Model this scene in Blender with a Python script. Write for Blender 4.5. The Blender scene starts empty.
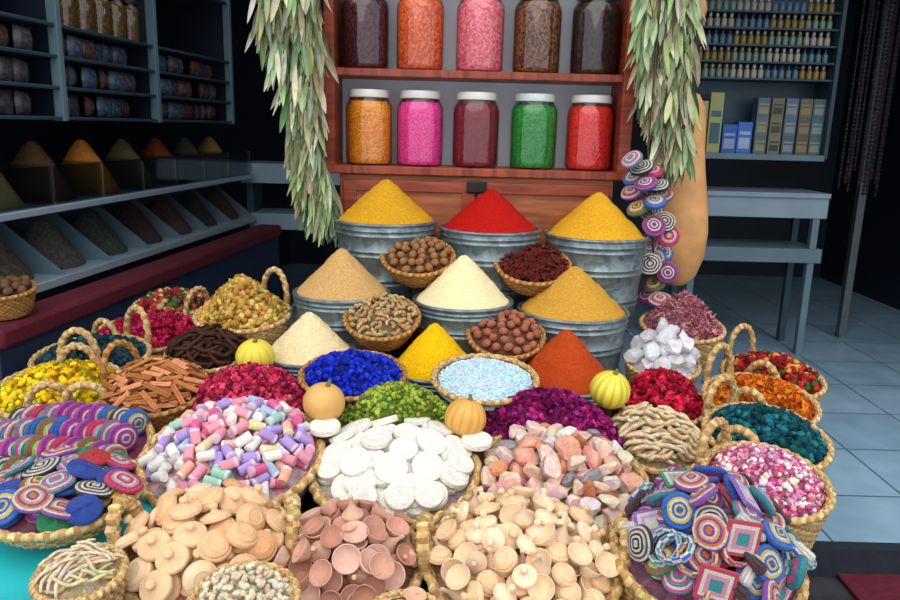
import bpy, bmesh, math, random
import numpy as np
from mathutils import Vector, Matrix, Euler, noise
PI = math.pi
random.seed(7); np.random.seed(7)
scene = bpy.context.scene
COL = scene.collection
RAD = math.radians
# ------------------------------------------------------------------ camera
FPX = 750.0
CAM = Vector((0, 0, 1.6))
CM = Euler((PI/2 - RAD(13), 0, 0)).to_matrix() @ Matrix.Rotation(RAD(1.5), 3, 'Z')
cd = bpy.data.cameras.new('camera'); cam = bpy.data.objects.new('camera', cd); COL.objects.link(cam)
cam.matrix_world = Matrix.Translation(CAM) @ CM.to_4x4()
cd.sensor_width = 36; cd.lens = FPX/900*36; cd.clip_end = 100
scene.camera = cam
def ray(px, py): return CM @ Vector(((px-450)/FPX, (300-py)/FPX, -1))
def P(px, py, Y):
    d = ray(px, py); return CAM + d*(Y/d.y)
def PZ(px, py, z):
    d = ray(px, py); return CAM + d*((z-CAM.z)/d.z)
def mpx(px, py, Y): return Y/ray(px, py).y/FPX
# ------------------------------------------------------------------ materials
def lin(c):
    r = []
    for x in c[:3]:
        x = x/255.0
        r.append(x/12.92 if x <= .04045 else ((x+.055)/1.055)**2.4)
    return (r[0], r[1], r[2], 1)
def base_nodes(name):
    m = bpy.data.materials.new(name); m.use_nodes = True
    nt = m.node_tree; b = nt.nodes['Principled BSDF']
    return m, nt, b
def mixc(nt, fac, a, b):
    n = nt.nodes.new('ShaderNodeMix'); n.data_type = 'RGBA'
    if isinstance(fac, float): n.inputs[0].default_value = fac
    else: nt.links.new(fac, n.inputs[0])
    for s, v in ((6, a), (7, b)):
        if isinstance(v, tuple): n.inputs[s].default_value = v
        else: nt.links.new(v, n.inputs[s])
    return n.outputs[2], n
def mat(name, c=(128,128,128), rough=.6, metal=0, var=.2, scale=30, bump=0, bscale=None, attr=False, spec=.4, stretch=None, c2=None, vor=False, trans=0, sheen=0):
    m, nt, b = base_nodes(name)
    tc = nt.nodes.new('ShaderNodeTexCoord'); vec = tc.outputs['Object']
    if stretch:
        mp = nt.nodes.new('ShaderNodeMapping'); mp.inputs['Scale'].default_value = stretch
        nt.links.new(vec, mp.inputs[0]); vec = mp.outputs[0]
    if vor:
        n = nt.nodes.new('ShaderNodeTexVoronoi'); n.inputs['Scale'].default_value = scale
        nt.links.new(vec, n.inputs['Vector']); g = nt.nodes.new('ShaderNodeRGBToBW'); nt.links.new(n.outputs['Color'], g.inputs[0]); fo = g.outputs[0]
    else:
        n = nt.nodes.new('ShaderNodeTexNoise'); n.inputs['Scale'].default_value = scale; n.inputs['Detail'].default_value = 5
        nt.links.new(vec, n.inputs['Vector']); fo = n.outputs['Fac']
    rp = nt.nodes.new('ShaderNodeMapRange'); rp.inputs[1].default_value = .3; rp.inputs[2].default_value = .7
    nt.links.new(fo, rp.inputs[0])
    if attr:
        at = nt.nodes.new('ShaderNodeAttribute'); at.attribute_name = 'Col'
        g, _ = mixc(nt, rp.outputs[0], (1-var,)*3+(1,), (1+var*.6,)*3+(1,))
        out, mn = mixc(nt, 1.0, at.outputs['Color'], g); mn.blend_type = 'MULTIPLY'
    else:
        l = lin(c)
        a = tuple(x*(1-var) for x in l[:3])+(1,)
        bb = lin(c2) if c2 else tuple(min(1, x*(1+var)) for x in l[:3])+(1,)
        out, _ = mixc(nt, rp.outputs[0], a, bb)
    nt.links.new(out, b.inputs['Base Color'])
    b.inputs['Roughness'].default_value = rough; b.inputs['Metallic'].default_value = metal
    b.inputs['Specular IOR Level'].default_value = spec
    if trans: b.inputs['Transmission Weight'].default_value = trans
    if sheen: b.inputs['Sheen Weight'].default_value = sheen
    if bump:
        if vor:
            n2o = n.outputs['Distance']
        else:
            n2 = nt.nodes.new('ShaderNodeTexNoise'); n2.inputs['Scale'].default_value = bscale or scale*3; n2.inputs['Detail'].default_value = 4
            nt.links.new(vec, n2.inputs['Vector']); n2o = n2.outputs['Fac']
        bp = nt.nodes.new('ShaderNodeBump'); bp.inputs['Strength'].default_value = bump; bp.inputs['Distance'].default_value = .01; bp.invert = vor
        nt.links.new(n2o, bp.inputs['Height']); nt.links.new(bp.outputs[0], b.inputs['Normal'])
    return m
def wood(name, c, c2, scale=3, rough=.45, axis=(1, 1, 8)):
    m, nt, b = base_nodes(name)
    tc = nt.nodes.new('ShaderNodeTexCoord'); mp = nt.nodes.new('ShaderNodeMapping'); mp.inputs['Scale'].default_value = axis
    nt.links.new(tc.outputs['Object'], mp.inputs[0])
    n = nt.nodes.new('ShaderNodeTexNoise'); n.inputs['Scale'].default_value = scale; n.inputs['Detail'].default_value = 8; n.inputs['Distortion'].default_value = 1.2
    nt.links.new(mp.outputs[0], n.inputs['Vector'])
    rp = nt.nodes.new('ShaderNodeMapRange'); rp.inputs[1].default_value = .35; rp.inputs[2].default_value = .65
    nt.links.new(n.outputs['Fac'], rp.inputs[0])
    o, _ = mixc(nt, rp.outputs[0], lin(c), lin(c2)); nt.links.new(o, b.inputs['Base Color'])
    b.inputs['Roughness'].default_value = rough
    bp = nt.nodes.new('ShaderNodeBump'); bp.inputs['Strength'].default_value = .15; bp.inputs['Distance'].default_value = .005
    nt.links.new(n.outputs['Fac'], bp.inputs['Height']); nt.links.new(bp.outputs[0], b.inputs['Normal'])
    return m
def zinc(name):
    m, nt, b = base_nodes(name)
    tc = nt.nodes.new('ShaderNodeTexCoord')
    v = nt.nodes.new('ShaderNodeTexVoronoi'); v.inputs['Scale'].default_value = 45
    n = nt.nodes.new('ShaderNodeTexNoise'); n.inputs['Scale'].default_value = 9; n.inputs['Detail'].default_value = 5
    nt.links.new(tc.outputs['Object'], v.inputs['Vector']); nt.links.new(tc.outputs['Object'], n.inputs['Vector'])
    g = nt.nodes.new('ShaderNodeRGBToBW'); nt.links.new(v.outputs['Color'], g.inputs[0])
    a, _ = mixc(nt, g.outputs[0], lin((92,108,114)), lin((150,164,166)))
    rp = nt.nodes.new('ShaderNodeMapRange'); rp.inputs[1].default_value = .35; rp.inputs[2].default_value = .75; rp.inputs[4].default_value = .7
    nt.links.new(n.outputs['Fac'], rp.inputs[0])
    o, _ = mixc(nt, rp.outputs[0], a, lin((70,82,86))); nt.links.new(o, b.inputs['Base Color'])
    b.inputs['Metallic'].default_value = .55; b.inputs['Roughness'].default_value = .42
    return m
def glassy(name, tint=(1,1,1,1), fac=.10):
    m, nt, b = base_nodes(name); nt.nodes.remove(b)
    out = nt.nodes['Material Output']
    t = nt.nodes.new('ShaderNodeBsdfTransparent'); t.inputs[0].default_value = tint
    g = nt.nodes.new('ShaderNodeBsdfGlossy'); g.inputs['Roughness'].default_value = .06
    lw = nt.nodes.new('ShaderNodeLayerWeight'); lw.inputs[0].default_value = .25
    md = nt.nodes.new('ShaderNodeMath'); md.operation = 'MULTIPLY_ADD'; md.inputs[1].default_value = .7; md.inputs[2].default_value = fac*.4
    nt.links.new(lw.outputs['Fresnel'], md.inputs[0])
    mx = nt.nodes.new('ShaderNodeMixShader'); nt.links.new(md.outputs[0], mx.inputs[0])
    nt.links.new(t.outputs[0], mx.inputs[1]); nt.links.new(g.outputs[0], mx.inputs[2]); nt.links.new(mx.outputs[0], out.inputs[0])
    return m
def tiles(name, c, c2, mortar, scale, bw=1.0, bh=1.0, rough=.3):
    m, nt, b = base_nodes(name)
    tc = nt.nodes.new('ShaderNodeTexCoord'); br = nt.nodes.new('ShaderNodeTexBrick')
    br.offset = 0; br.inputs['Scale'].default_value = scale; br.inputs['Brick Width'].default_value = bw; br.inputs['Row Height'].default_value = bh
    br.inputs['Mortar Size'].default_value = .012; br.inputs['Color1'].default_value = lin(c); br.inputs['Color2'].default_value = lin(c2); br.inputs['Mortar'].default_value = lin(mortar)
    nt.links.new(tc.outputs['Object'], br.inputs['Vector'])
    n = nt.nodes.new('ShaderNodeTexNoise'); n.inputs['Scale'].default_value = 5; nt.links.new(tc.outputs['Object'], n.inputs['Vector'])
    o, mn = mixc(nt, .35, br.outputs['Color'], n.outputs['Fac']); mn.blend_type = 'OVERLAY'
    nt.links.new(o, b.inputs['Base Color']); b.inputs['Roughness'].default_value = rough
    return m
MATTR = mat('dried_botanical', attr=True, rough=.8, var=.25, scale=120, bump=.25, bscale=300, spec=.15)
MWICK = mat('wicker', attr=True, rough=.65, var=.35, scale=60, bump=.4, bscale=220, spec=.25)
MCLAY = mat('clay', attr=True, rough=.9, var=.1, scale=60, bump=.1, bscale=400, spec=.1)
MCHALK = mat('chalk', attr=True, rough=.95, var=.15, scale=200, bump=.6, bscale=180, spec=.06)
MPOWD = mat('matte_granules', attr=True, rough=.95, var=.06, scale=150, spec=.05)
MYARN = mat('woven_yarn', attr=True, rough=1, var=.22, scale=340, bump=.9, bscale=420, spec=.0, sheen=.2)
MWAX = mat('pastel_chalk', attr=True, rough=.85, var=.1, scale=120, spec=.1, bump=.2, bscale=260)
MROCK = mat('mineral_rock', attr=True, rough=.45, var=.2, scale=40, bump=.4, bscale=120, trans=.12)
MCRYS = mat('clear_crystal', attr=True, rough=.22, var=.08, scale=30, bump=.2, bscale=60, trans=.4)
MZINC = zinc('galvanised_zinc')
MGLASS = glassy('jar_glass', fac=.14); MPANE = glassy('pane_glass', (.66,.74,.78,1), .12)
MREDWOOD = wood('red_brown_wood', (112,38,20), (160,68,38)); MBROWNWOOD = wood('brown_wood', (130,68,34), (176,100,56))
MDARKWOOD = wood('dark_wood', (30,20,16), (52,36,26)); MWHITEP = mat('pale_counter_paint', (136,152,164), .4, var=.06, scale=6)
MGREYP = mat('grey_blue_paint', (98,120,130), .45, var=.1, scale=5)
MBACKP = mat('grey_back_panel', (214,217,224), .5, var=.06, scale=4)
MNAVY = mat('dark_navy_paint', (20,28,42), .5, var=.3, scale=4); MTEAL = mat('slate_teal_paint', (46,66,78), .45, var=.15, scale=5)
MMAROON = mat('maroon_cloth', (92,18,36), .85, var=.25, scale=40, bump=.2)
MTURQ = mat('turquoise_paint', (38,178,184), .35, var=.12, scale=10)
MBLACK = mat('black_plastic', (18,18,20), .4, var=.2)
MMETAL = mat('grey_steel', (120,124,126), .35, metal=.8, var=.1)
MCORD = mat('brown_cord', (80,60,40), .9)
# ------------------------------------------------------------------ mesh builder
class MB:
    def __init__(s): s.v = []; s.f = []; s.c = []
    def add(s, vs, fs, col=None, M=None):
        o = len(s.v)
        if M is not None: vs = [M @ Vector(v) for v in vs]
        s.v.extend([tuple(v) for v in vs]); s.f.extend([tuple(i+o for i in q) for q in fs])
        if col is None: col = (200,200,200)
        if isinstance(col, list): s.c.extend(col)
        else: s.c.extend([col]*len(fs))
        return s
    def box(s, x0, x1, y0, y1, z0, z1, col=None, M=None):
        vs = [(x, y, z) for z in (z0, z1) for y in (y0, y1) for x in (x0, x1)]
        return s.add(vs, [(0,2,3,1), (4,5,7,6), (0,1,5,4), (2,6,7,3), (0,4,6,2), (1,3,7,5)], col, M)
    def lathe(s, prof, seg=32, M=None, col=None, rmod=None, zmod=None):
        vs = []; idx = []; fs = []; cs = []
        for i, (r, z) in enumerate(prof):
            if r < 1e-7: idx.append([len(vs)]); vs.append((0, 0, z)); continue
            row = []
            for j in range(seg):
                t = 2*PI*j/seg; rr = r*(rmod(t, i) if rmod else 1); zz = z+(zmod(t, i) if zmod else 0)
                row.append(len(vs)); vs.append((rr*math.cos(t), rr*math.sin(t), zz))
            idx.append(row)
        for i in range(len(prof)-1):
            a, b = idx[i], idx[i+1]
            for j in range(seg):
                k = (j+1) % seg
                if len(a) == 1 and len(b) == 1: continue
                if len(a) == 1: fs.append((a[0], b[k], b[j]))
                elif len(b) == 1: fs.append((a[j], a[k], b[0]))
                else: fs.append((a[j], a[k], b[k], b[j]))
                cs.append(col(i, j) if callable(col) else (col or (200,200,200)))
        return s.add(vs, fs, cs, M)
    def tube(s, pts, r, seg=8, closed=False, rmod=None, col=None, M=None):
        pts = [Vector(p) for p in pts]; n = len(pts); vs = []; fs = []; cs = []
        T0 = (pts[1]-pts[0]).normalized(); up = Vector((0, 0, 1)) if abs(T0.z) < .9 else Vector((1, 0, 0))
        N = (up - T0*up.dot(T0)).normalized()
        for i in range(n):
            if closed: T = (pts[(i+1) % n]-pts[i-1]).normalized()
            else: T = (pts[min(i+1, n-1)]-pts[max(i-1, 0)]).normalized()
            N = (N - T*N.dot(T)).normalized(); B = T.cross(N)
            for j in range(seg):
                a = 2*PI*j/seg; rr = (r(i) if callable(r) else r)*(rmod(i, a) if rmod else 1)
                vs.append(pts[i]+(N*math.cos(a)+B*math.sin(a))*rr)
        for i in range(n if closed else n-1):
            for j in range(seg):
                k = (j+1) % seg; i2 = (i+1) % n
                fs.append((i*seg+j, i*seg+k, i2*seg+k, i2*seg+j)); cs.append(col(i, j) if callable(col) else (col or (200,200,200)))
        if not closed:
            fs.append(tuple(range(seg))[::-1]); fs.append(tuple((n-1)*seg+j for j in range(seg)))
            cs += [cs[0], cs[-1]]
        return s.add(vs, fs, cs, M)
    def mesh(s, name, m, smooth=True, ang=45):
        me = bpy.data.meshes.new(name); me.from_pydata(s.v, [], s.f)
        me.materials.append(m)
        if smooth:
            me.polygons.foreach_set('use_smooth', [True]*len(me.polygons))
            if ang < 180: me.set_sharp_from_angle(angle=RAD(ang))
        at = me.color_attributes.new('Col', 'FLOAT_COLOR', 'CORNER')
        arr = np.ones((len(me.loops), 4), np.float32); k = 0; cache = {}
        for c, q in zip(s.c, s.f):
            l = cache.get(c)
            if l is None: l = cache[c] = lin(c)
            arr[k:k+len(q)] = l; k += len(q)
        at.data.foreach_set('color', arr.ravel()); me.update()
        return me
    def obj(s, name, m, parent=None, smooth=True, ang=45, bevel=0):
        o = bpy.data.objects.new(name, s.mesh(name, m, smooth, ang)); COL.objects.link(o)
        if parent: o.parent = parent
        if bevel:
            b = o.modifiers.new('bevel', 'BEVEL'); b.width = bevel; b.segments = 2; b.limit_method = 'ANGLE'
        return o
def tag(o, label, cat, group=None, kind=None):
    o['label'] = label; o['category'] = cat
    if group: o['group'] = group
    if kind: o['kind'] = kind
    return o
def thing(name, label, cat, M=None, group=None):
    o = bpy.data.objects.new(name, None); COL.objects.link(o); o.empty_display_size = .05
    if M is not None: o.matrix_world = M
    return tag(o, label, cat, group)
def struct(o): o['kind'] = 'structure'; return o
def jit(c, a): return tuple(int(max(0, min(255, x*(1+random.uniform(-a, a))))) for x in c)
T = Matrix.Translation
def Rx(a): return Matrix.Rotation(a, 4, 'X')
def Ry(a): return Matrix.Rotation(a, 4, 'Y')
def Rz(a): return Matrix.Rotation(a, 4, 'Z')
# ------------------------------------------------------------------ the setting
TH = 2.75   # shop threshold
floor = struct(MB().box(-4.5, 5.5, TH, 9.0, -.12, 0).obj('floor', tiles('blue_tiles', (146,176,196), (134,166,188), (80,106,126), 1.9), smooth=False))
struct(MB().box(-6, 7, -3, TH, -.22, -.12).obj('ground', mat('dark_paving', (48,48,52), .8, var=.4, scale=9, bump=.3), smooth=False))
struct(MB().box(-4.5, 5.5, TH-.06, TH, -.12, .004).obj('trim_1', mat('dark_step_edge', (34,40,50), .6), smooth=False))
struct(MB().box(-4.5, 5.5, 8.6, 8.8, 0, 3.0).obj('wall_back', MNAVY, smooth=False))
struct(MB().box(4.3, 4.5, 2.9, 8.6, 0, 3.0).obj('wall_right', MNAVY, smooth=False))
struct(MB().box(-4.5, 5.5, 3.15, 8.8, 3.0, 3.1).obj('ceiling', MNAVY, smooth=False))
# left counter frame
O = PZ(0, 215, 1.2); E = PZ(250, 175, 1.2)
u = (E-O); u.z = 0; SL = u.length; u.normalize(); nl = Vector((-u.y, u.x, 0))
LF = Matrix(((u.x, nl.x, 0, O.x), (u.y, nl.y, 0, O.y), (0, 0, 1, 0), (0, 0, 0, 1)))
def s_at(px, z, d=0):
    best = None
    for i in range(-60, 600):
        s = i*.01; p = LF @ Vector((s, d, z)); q = CM.transposed() @ (p-CAM)
        x = 450+FPX*q.x/-q.z
        if best is None or abs(x-px) < best[0]: best = (abs(x-px), s)
    return best[1]
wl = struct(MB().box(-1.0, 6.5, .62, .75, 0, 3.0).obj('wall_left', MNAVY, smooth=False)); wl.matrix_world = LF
S1, S2, S3 = s_at(62, 1.75, .06), s_at(158, 1.75, .06), s_at(232, 1.75, .06)
ct = thing('spice_counter', 'grey and navy counter with open bins running along the left wall', 'counter', LF)
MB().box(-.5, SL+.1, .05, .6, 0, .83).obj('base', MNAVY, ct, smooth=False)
MB().box(-.5, SL+.1, 0, .6, .83, .87).obj('lower_ledge', MWHITEP, ct, bevel=.004)
MB().box(-.5, SL+.1, 0, .6, 1.17, 1.2).obj('upper_ledge', MWHITEP, ct, bevel=.004)
MB().box(-.5, SL+.1, .56, .6, .87, 1.17).obj('back_panel', MNAVY, ct, smooth=False)
NB = 8; sb = [-.4+i*(SL+.5)/NB for i in range(NB+1)]
for i, s in enumerate(sb):
    d = MB(); d.add([(s-.012,.02,.87),(s+.012,.02,.87),(s+.012,.56,.87),(s-.012,.56,.87),(s-.012,.40,1.17),(s+.012,.40,1.17),(s+.012,.56,1.17),(s-.012,.56,1.17)],
        [(0,3,2,1),(4,5,6,7),(0,1,5,4),(1,2,6,5),(2,3,7,6),(3,0,4,7)])
    d.obj('divider', MGREYP, ct, smooth=False)
    MB().box(s-.004, s+.004, .05, .5, 1.2, 1.38).obj('bin_divider', MPANE, ct, smooth=False)
for i in range(NB):
    MB().box(sb[i]+.006, sb[i+1]-.006, .03, .036, 1.2, 1.38).obj('glass_front', MPANE, ct, smooth=False)
def spice_mat(name, c, sc=90): return mat(name, c, .9, var=.22, scale=sc, bump=.35, bscale=260, spec=.12)
def cone_mesh(R, H, seed=0, seg=56, rings=26, amp=.006, base=0.01, soft=.012):
    prof = [(0, -base), (R, -base)]
    for i in range(rings+1):
        q = 1-i/rings; z = H*(1-(math.sqrt(q*q+soft)-math.sqrt(soft))/(math.sqrt(1+soft)-math.sqrt(soft)))
        prof.append((R*q, z) if q > 0 else (0, z))
    off = seed*7.3
    def rm(t, i):
        if i < 3: return 1
        return 1+.05*noise.noise(Vector((math.cos(t)*1.5+off, math.sin(t)*1.5, i*.12)))
    def zm(t, i): return amp*noise.noise(Vector((math.cos(t)*3+off, math.sin(t)*3, i*.5))) if i > 2 else 0
    return MB().lathe(prof, seg, rmod=rm, zmod=zm)
upc = [((120,34,28),'dark red'),((206,172,114),'pale tan'),((92,64,44),'dark brown'),((206,128,50),'orange brown'),((104,90,62),'grey brown'),((130,62,36),'chestnut'),((80,72,54),'blackish'),((160,128,70),'mustard brown')]
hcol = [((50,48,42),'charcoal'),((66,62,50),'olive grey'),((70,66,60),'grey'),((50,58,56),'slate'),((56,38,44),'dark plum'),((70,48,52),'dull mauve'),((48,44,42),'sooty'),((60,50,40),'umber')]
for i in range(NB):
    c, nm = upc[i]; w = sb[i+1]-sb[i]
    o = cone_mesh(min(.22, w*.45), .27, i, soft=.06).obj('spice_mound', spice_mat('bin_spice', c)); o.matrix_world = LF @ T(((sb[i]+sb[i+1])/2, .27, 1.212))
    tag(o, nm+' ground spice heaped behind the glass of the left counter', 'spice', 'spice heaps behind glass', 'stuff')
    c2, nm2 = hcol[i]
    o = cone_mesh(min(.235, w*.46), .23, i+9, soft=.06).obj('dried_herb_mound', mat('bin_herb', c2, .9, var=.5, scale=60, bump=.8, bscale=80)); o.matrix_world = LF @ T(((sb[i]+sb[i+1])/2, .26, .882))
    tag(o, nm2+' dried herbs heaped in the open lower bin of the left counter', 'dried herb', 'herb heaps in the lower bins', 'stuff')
bn = thing('bench', 'low bench with maroon cloth along the foot of the left counter', 'bench', LF)
MB().box(-.32, SL+.12, -.2, -.02, .72, .81).obj('cushion', MMAROON, bn, bevel=.02)
MB().box(-.32, SL+.10, -.18, -.03, 0, .72).obj('base', mat('bench_base', (34,50,76), .6), bn, smooth=False)
# wall shelving with packets and jars
sh = thing('shelving_unit', 'slate blue wall mounted shelving with uprights above the left counter', 'shelving', LF)
for s in (-.45, S1, S2, S3): MB().box(s-.018, s+.018, .05, .10, 1.58, 2.75).obj('upright', MGREYP, sh, bevel=.003)
for s in (-.45, S1, S2, S3): MB().box(s-.01, s+.01, .10, .61, 1.58, 2.75).obj('side_panel', MNAVY, sh, smooth=False)
shz = [1.6, 1.74, 1.88, 2.02, 2.42]
for z in shz: MB().box(-.45, S3+.02, .06, .61, z-.016, z).obj('shelf_board', MTEAL, sh, bevel=.003)
def packet():
    m = MB(); n = 6; vs = []; fs = []
    for sgn in (1, -1):
        for i in range(n+1):
            for j in range(n+1):
                a = i/n*2-1; b = j/n*2-1; th = .026*(1-a**4)*(1-b**4)
                vs.append((a*.058*(1-.08*b*b), sgn*th, .005+.052*(b+1)))
    for k in (0, 1):
        o = k*(n+1)**2
        for i in range(n):
            for j in range(n):
                q = (o+i*(n+1)+j, o+(i+1)*(n+1)+j, o+(i+1)*(n+1)+j+1, o+i*(n+1)+j+1)
                fs.append(q if k == 0 else q[::-1])
    return m.add(vs, fs)
pk = [packet().mesh('packet', mat('packet_film', c, .25, var=.5, scale=40, c2=c2)) for c, c2 in (((56,52,58),(100,92,100)), ((50,60,78),(96,114,134)), ((74,50,44),(110,82,72)))]
pname = ['grey', 'bluish', 'brownish']
for bay, (a, b, word) in enumerate(((-.42, S1, 'nearest'), (S1, S2, 'middle'), (S2, S3, 'farthest'))):
    for lv, z in enumerate(shz[:3]):
        n = int((b-a-.08)/.125)
        for i in range(n):
            k = random.randrange(3)
            o = bpy.data.objects.new('spice_packet', pk[k]); COL.objects.link(o)
            o.matrix_world = LF @ T((a+.1+i*.125, .14+random.uniform(-.02, .04), z)) @ Rz(random.uniform(-.4, .4))
            tag(o, f'{pname[k]} filled packet standing on {["lowest","second","third"][lv]} board in {word} bay of the left shelving', 'packet', f'{pname[k]} packets {word} bay {["lowest","second","third"][lv]} board')
def jar_meshes(R, h, c, c2, lidc, sc=110):
    g = MB().lathe([(0,0),(R*.9,0),(R*.98,.008),(R,.025),(R,h*.74),(R*.97,h*.80),(R*.84,h*.87),(R*.8,h*.90),(R*.8,h*.93)], 40)
    f = MB().lathe([(0,.006),(R*.88,.006),(R*.955,.02),(R*.965,h*.73),(R*.93,h*.79),(R*.8,h*.85),(0,h*.86)], 40)
    l = MB().lathe([(0,h*.9),(R*.85,h*.9),(R*.86,h*.905),(R*.86,h*.975),(R*.82,h),(R*.6,h),(R*.58,h*.993),(0,h*.993)], 64, rmod=lambda t, i: 1+(.012*math.cos(32*t) if 1 < i < 4 else 0))
    return (g.mesh('glass', MGLASS), f.mesh('filling', mat('jar_filling', c, .8, var=.12, scale=sc, c2=c2, bump=.35, vor=True)), l.mesh('lid', mat('lid', lidc, .35, var=.04)))
def place_jar(ms, M, label, group, name='storage_jar'):
    t = thing(name, label, 'jar', M, group)
    for nm, me in zip(('glass', 'filling', 'lid'), ms):
        o = bpy.data.objects.new(nm, me); COL.objects.link(o); o.parent = t
amb = jar_meshes(.062, .24, (100,70,34), (136,100,50), (50,38,28))
for i in range(5):
    place_jar(amb, LF @ T((-.3+i*.15, .2, 2.02)), 'amber filled jar on the upper shelf at the far left', 'amber jars on the left wall')
for i in range(6):
    place_jar(amb, LF @ T((S1+.12+i*.155, .2, 2.02)), 'amber filled jar on the upper shelf of the second left bay', 'amber jars of the second bay')
# low shelf at the rear left
YB = min(E.y+.15, 7.5); xa, xb = P(240, 180, YB).x, P(360, 180, YB).x
ls = thing('rear_shelf_unit', 'pale two tier shelf at the rear behind the leaf bunch', 'shelving')
for y0, y1 in ((164, 184), (214, 230)):
    MB().box(xa, xb, YB, YB+.4, P(290, y1, YB).z, P(290, y0, YB).z).obj('shelf_board', MWHITEP, ls, bevel=.005)
for x in (xa+.06, xb-.06): MB().box(x-.025, x+.025, YB+.05, YB+.35, 0, P(290, 184, YB).z).obj('leg', MTEAL, ls, smooth=False)
# right hand unit
YR = 5.5
rx0, rx1 = P(688, 160, YR).x, P(823, 160, YR).x
def zr(py, Y=YR): return P(765, py, Y).z
bc = thing('bottle_cabinet', 'tall wall cabinet with rows of small bottles at right', 'cabinet')
MB().box(rx0-.03, rx0, YR, YR+.3, zr(158), 2.75).obj('side_panel', MTEAL, bc, bevel=.003)
MB().box(rx1, rx1+.03, YR, YR+.3, zr(158), 2.75).obj('side_panel', MTEAL, bc, bevel=.003)
MB().box(rx0, rx1, YR+.28, YR+.3, zr(158), 2.75).obj('back_panel', mat('cabinet_back', (42,70,86), .4, var=.3, scale=3), bc, smooth=False)
rows = [10, 27, 44, 61, 78]
for y in rows: MB().box(rx0, rx1, YR+.02, YR+.28, zr(y)-.012, zr(y)).obj('shelf_board', MTEAL, bc, smooth=False)
MB().box(rx0, rx1, YR-.02, YR+.28, zr(160), zr(154)).obj('shelf_board', MGREYP, bc, bevel=.003)
def bottle(c, cap):
    m = MB(); m.lathe([(0,0),(.018,0),(.02,.004),(.02,.055),(.012,.066),(.008,.07),(.008,.076)], 12, col=c)
    m.lathe([(0,.074),(.011,.074),(.011,.095),(0,.095)], 12, col=cap); return m.mesh('bottle', mat('bottle_glaze', attr=True, rough=.2, var=.05))
bts = [(bottle((130,150,130),(200,172,80)),'pale bottle with gold cap'), (bottle((176,170,150),(206,208,206)),'cream bottle with white cap'), (bottle((96,124,144),(36,54,80)),'blue grey bottle with dark cap'), (bottle((150,124,70),(180,180,180)),'amber bottle with grey cap')]
for ri, y in enumerate(rows):
    k = ri % 4; n = 19
    for i in range(n):
        o = bpy.data.objects.new('perfume_bottle', bts[(k+(i//5)) % 4][0]); COL.objects.link(o); o.location = (rx0+.04+i*(rx1-rx0-.08)/(n-1), YR+.09, zr(y))
        w = ['top','second','third','fourth','fifth'][ri]; nm = bts[(k+(i//5)) % 4][1]
        tag(o, f'small {nm} on the {w} shelf of the right cabinet', 'bottle', f'{nm}s on the {w} shelf')
def carton(x0, x1, h, c, c2, label, lift=0):
    xa, xb = P(x0, 150, YR+.06).x, P(x1, 150, YR+.06).x; m = MB(); w = xb-xa
    m.box(0, w, 0, .1, 0, h, c); m.box(w*.12, w*.88, -.002, 0, h*.15, h*.5, c2); m.box(w*.12, w*.88, -.002, 0, h*.6, h*.7, c2)
    o = m.obj('carton', mat('carton_print', attr=True, rough=.4, var=.08), smooth=False); o.location = (xa, YR+.06, zr(154)+lift); tag(o, label, 'box')
carton(694, 704, .36, (170,170,124), (110,100,60), 'tall pale yellow carton at the left end of the bottle cabinet')
carton(706, 719, .42, (164,164,100), (60,96,104), 'tallest yellow green carton in the bottle cabinet')
carton(721, 735, .2, (40,92,176), (140,160,190), 'short bright blue carton beside the yellow ones')
carton(736, 750, .22, (52,110,196), (170,180,200), 'slightly taller blue carton left of the grey ones')
for i, (x, c, c2, w1, w2) in enumerate(((753,(90,108,116),(150,140,90),'grey','gold'), (767,(110,110,86),(60,60,50),'olive','dark'), (781,(84,100,116),(140,140,140),'blue grey','white'), (795,(100,92,76),(140,126,70),'brown','tan'), (808,(72,96,104),(130,140,130),'teal grey','pale'))):
    for lv, w3 in enumerate(('bottom', 'middle', 'top')):
        carton(x, x+12, .13, jit(c, .1), c2, f'{w1} carton with {w2} panel, {w3} of its stack under the bottles', lv*.131)
wb = thing('display_bench', 'pale grey open display bench under the bottle cabinet', 'bench')
wx0, wx1 = P(690, 205, YR).x, P(822, 205, YR).x
MB().box(wx0, wx1, YR-.12, YR+.35, zr(196), zr(191)).obj('top', MWHITEP, wb, bevel=.004)
MB().box(wx0, wx1, YR-.1, YR-.07, zr(216), zr(196)).obj('fascia', MWHITEP, wb, bevel=.004)
MB().box(wx0, wx1, YR-.1, YR+.35, zr(260), zr(246)).obj('lower_shelf', MGREYP, wb, bevel=.004)
for x in (wx0+.03, P(800, 300, YR).x): MB().box(x-.025, x+.025, YR-.09, YR-.04, 0, zr(216)).obj('leg', MGREYP, wb, bevel=.004)
for x in (wx0+.03, wx1-.04): MB().box(x-.025, x+.025, YR+.28, YR+.33, 0, zr(196)).obj('leg', MTEAL, wb, bevel=.004)
pp = PZ(840, 337, 0)
struct(MB().box(pp.x-.03, pp.x+.03, pp.y-.03, pp.y+.03, 0, 3.0).obj('trim_2', MMETAL, bevel=.004))
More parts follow.
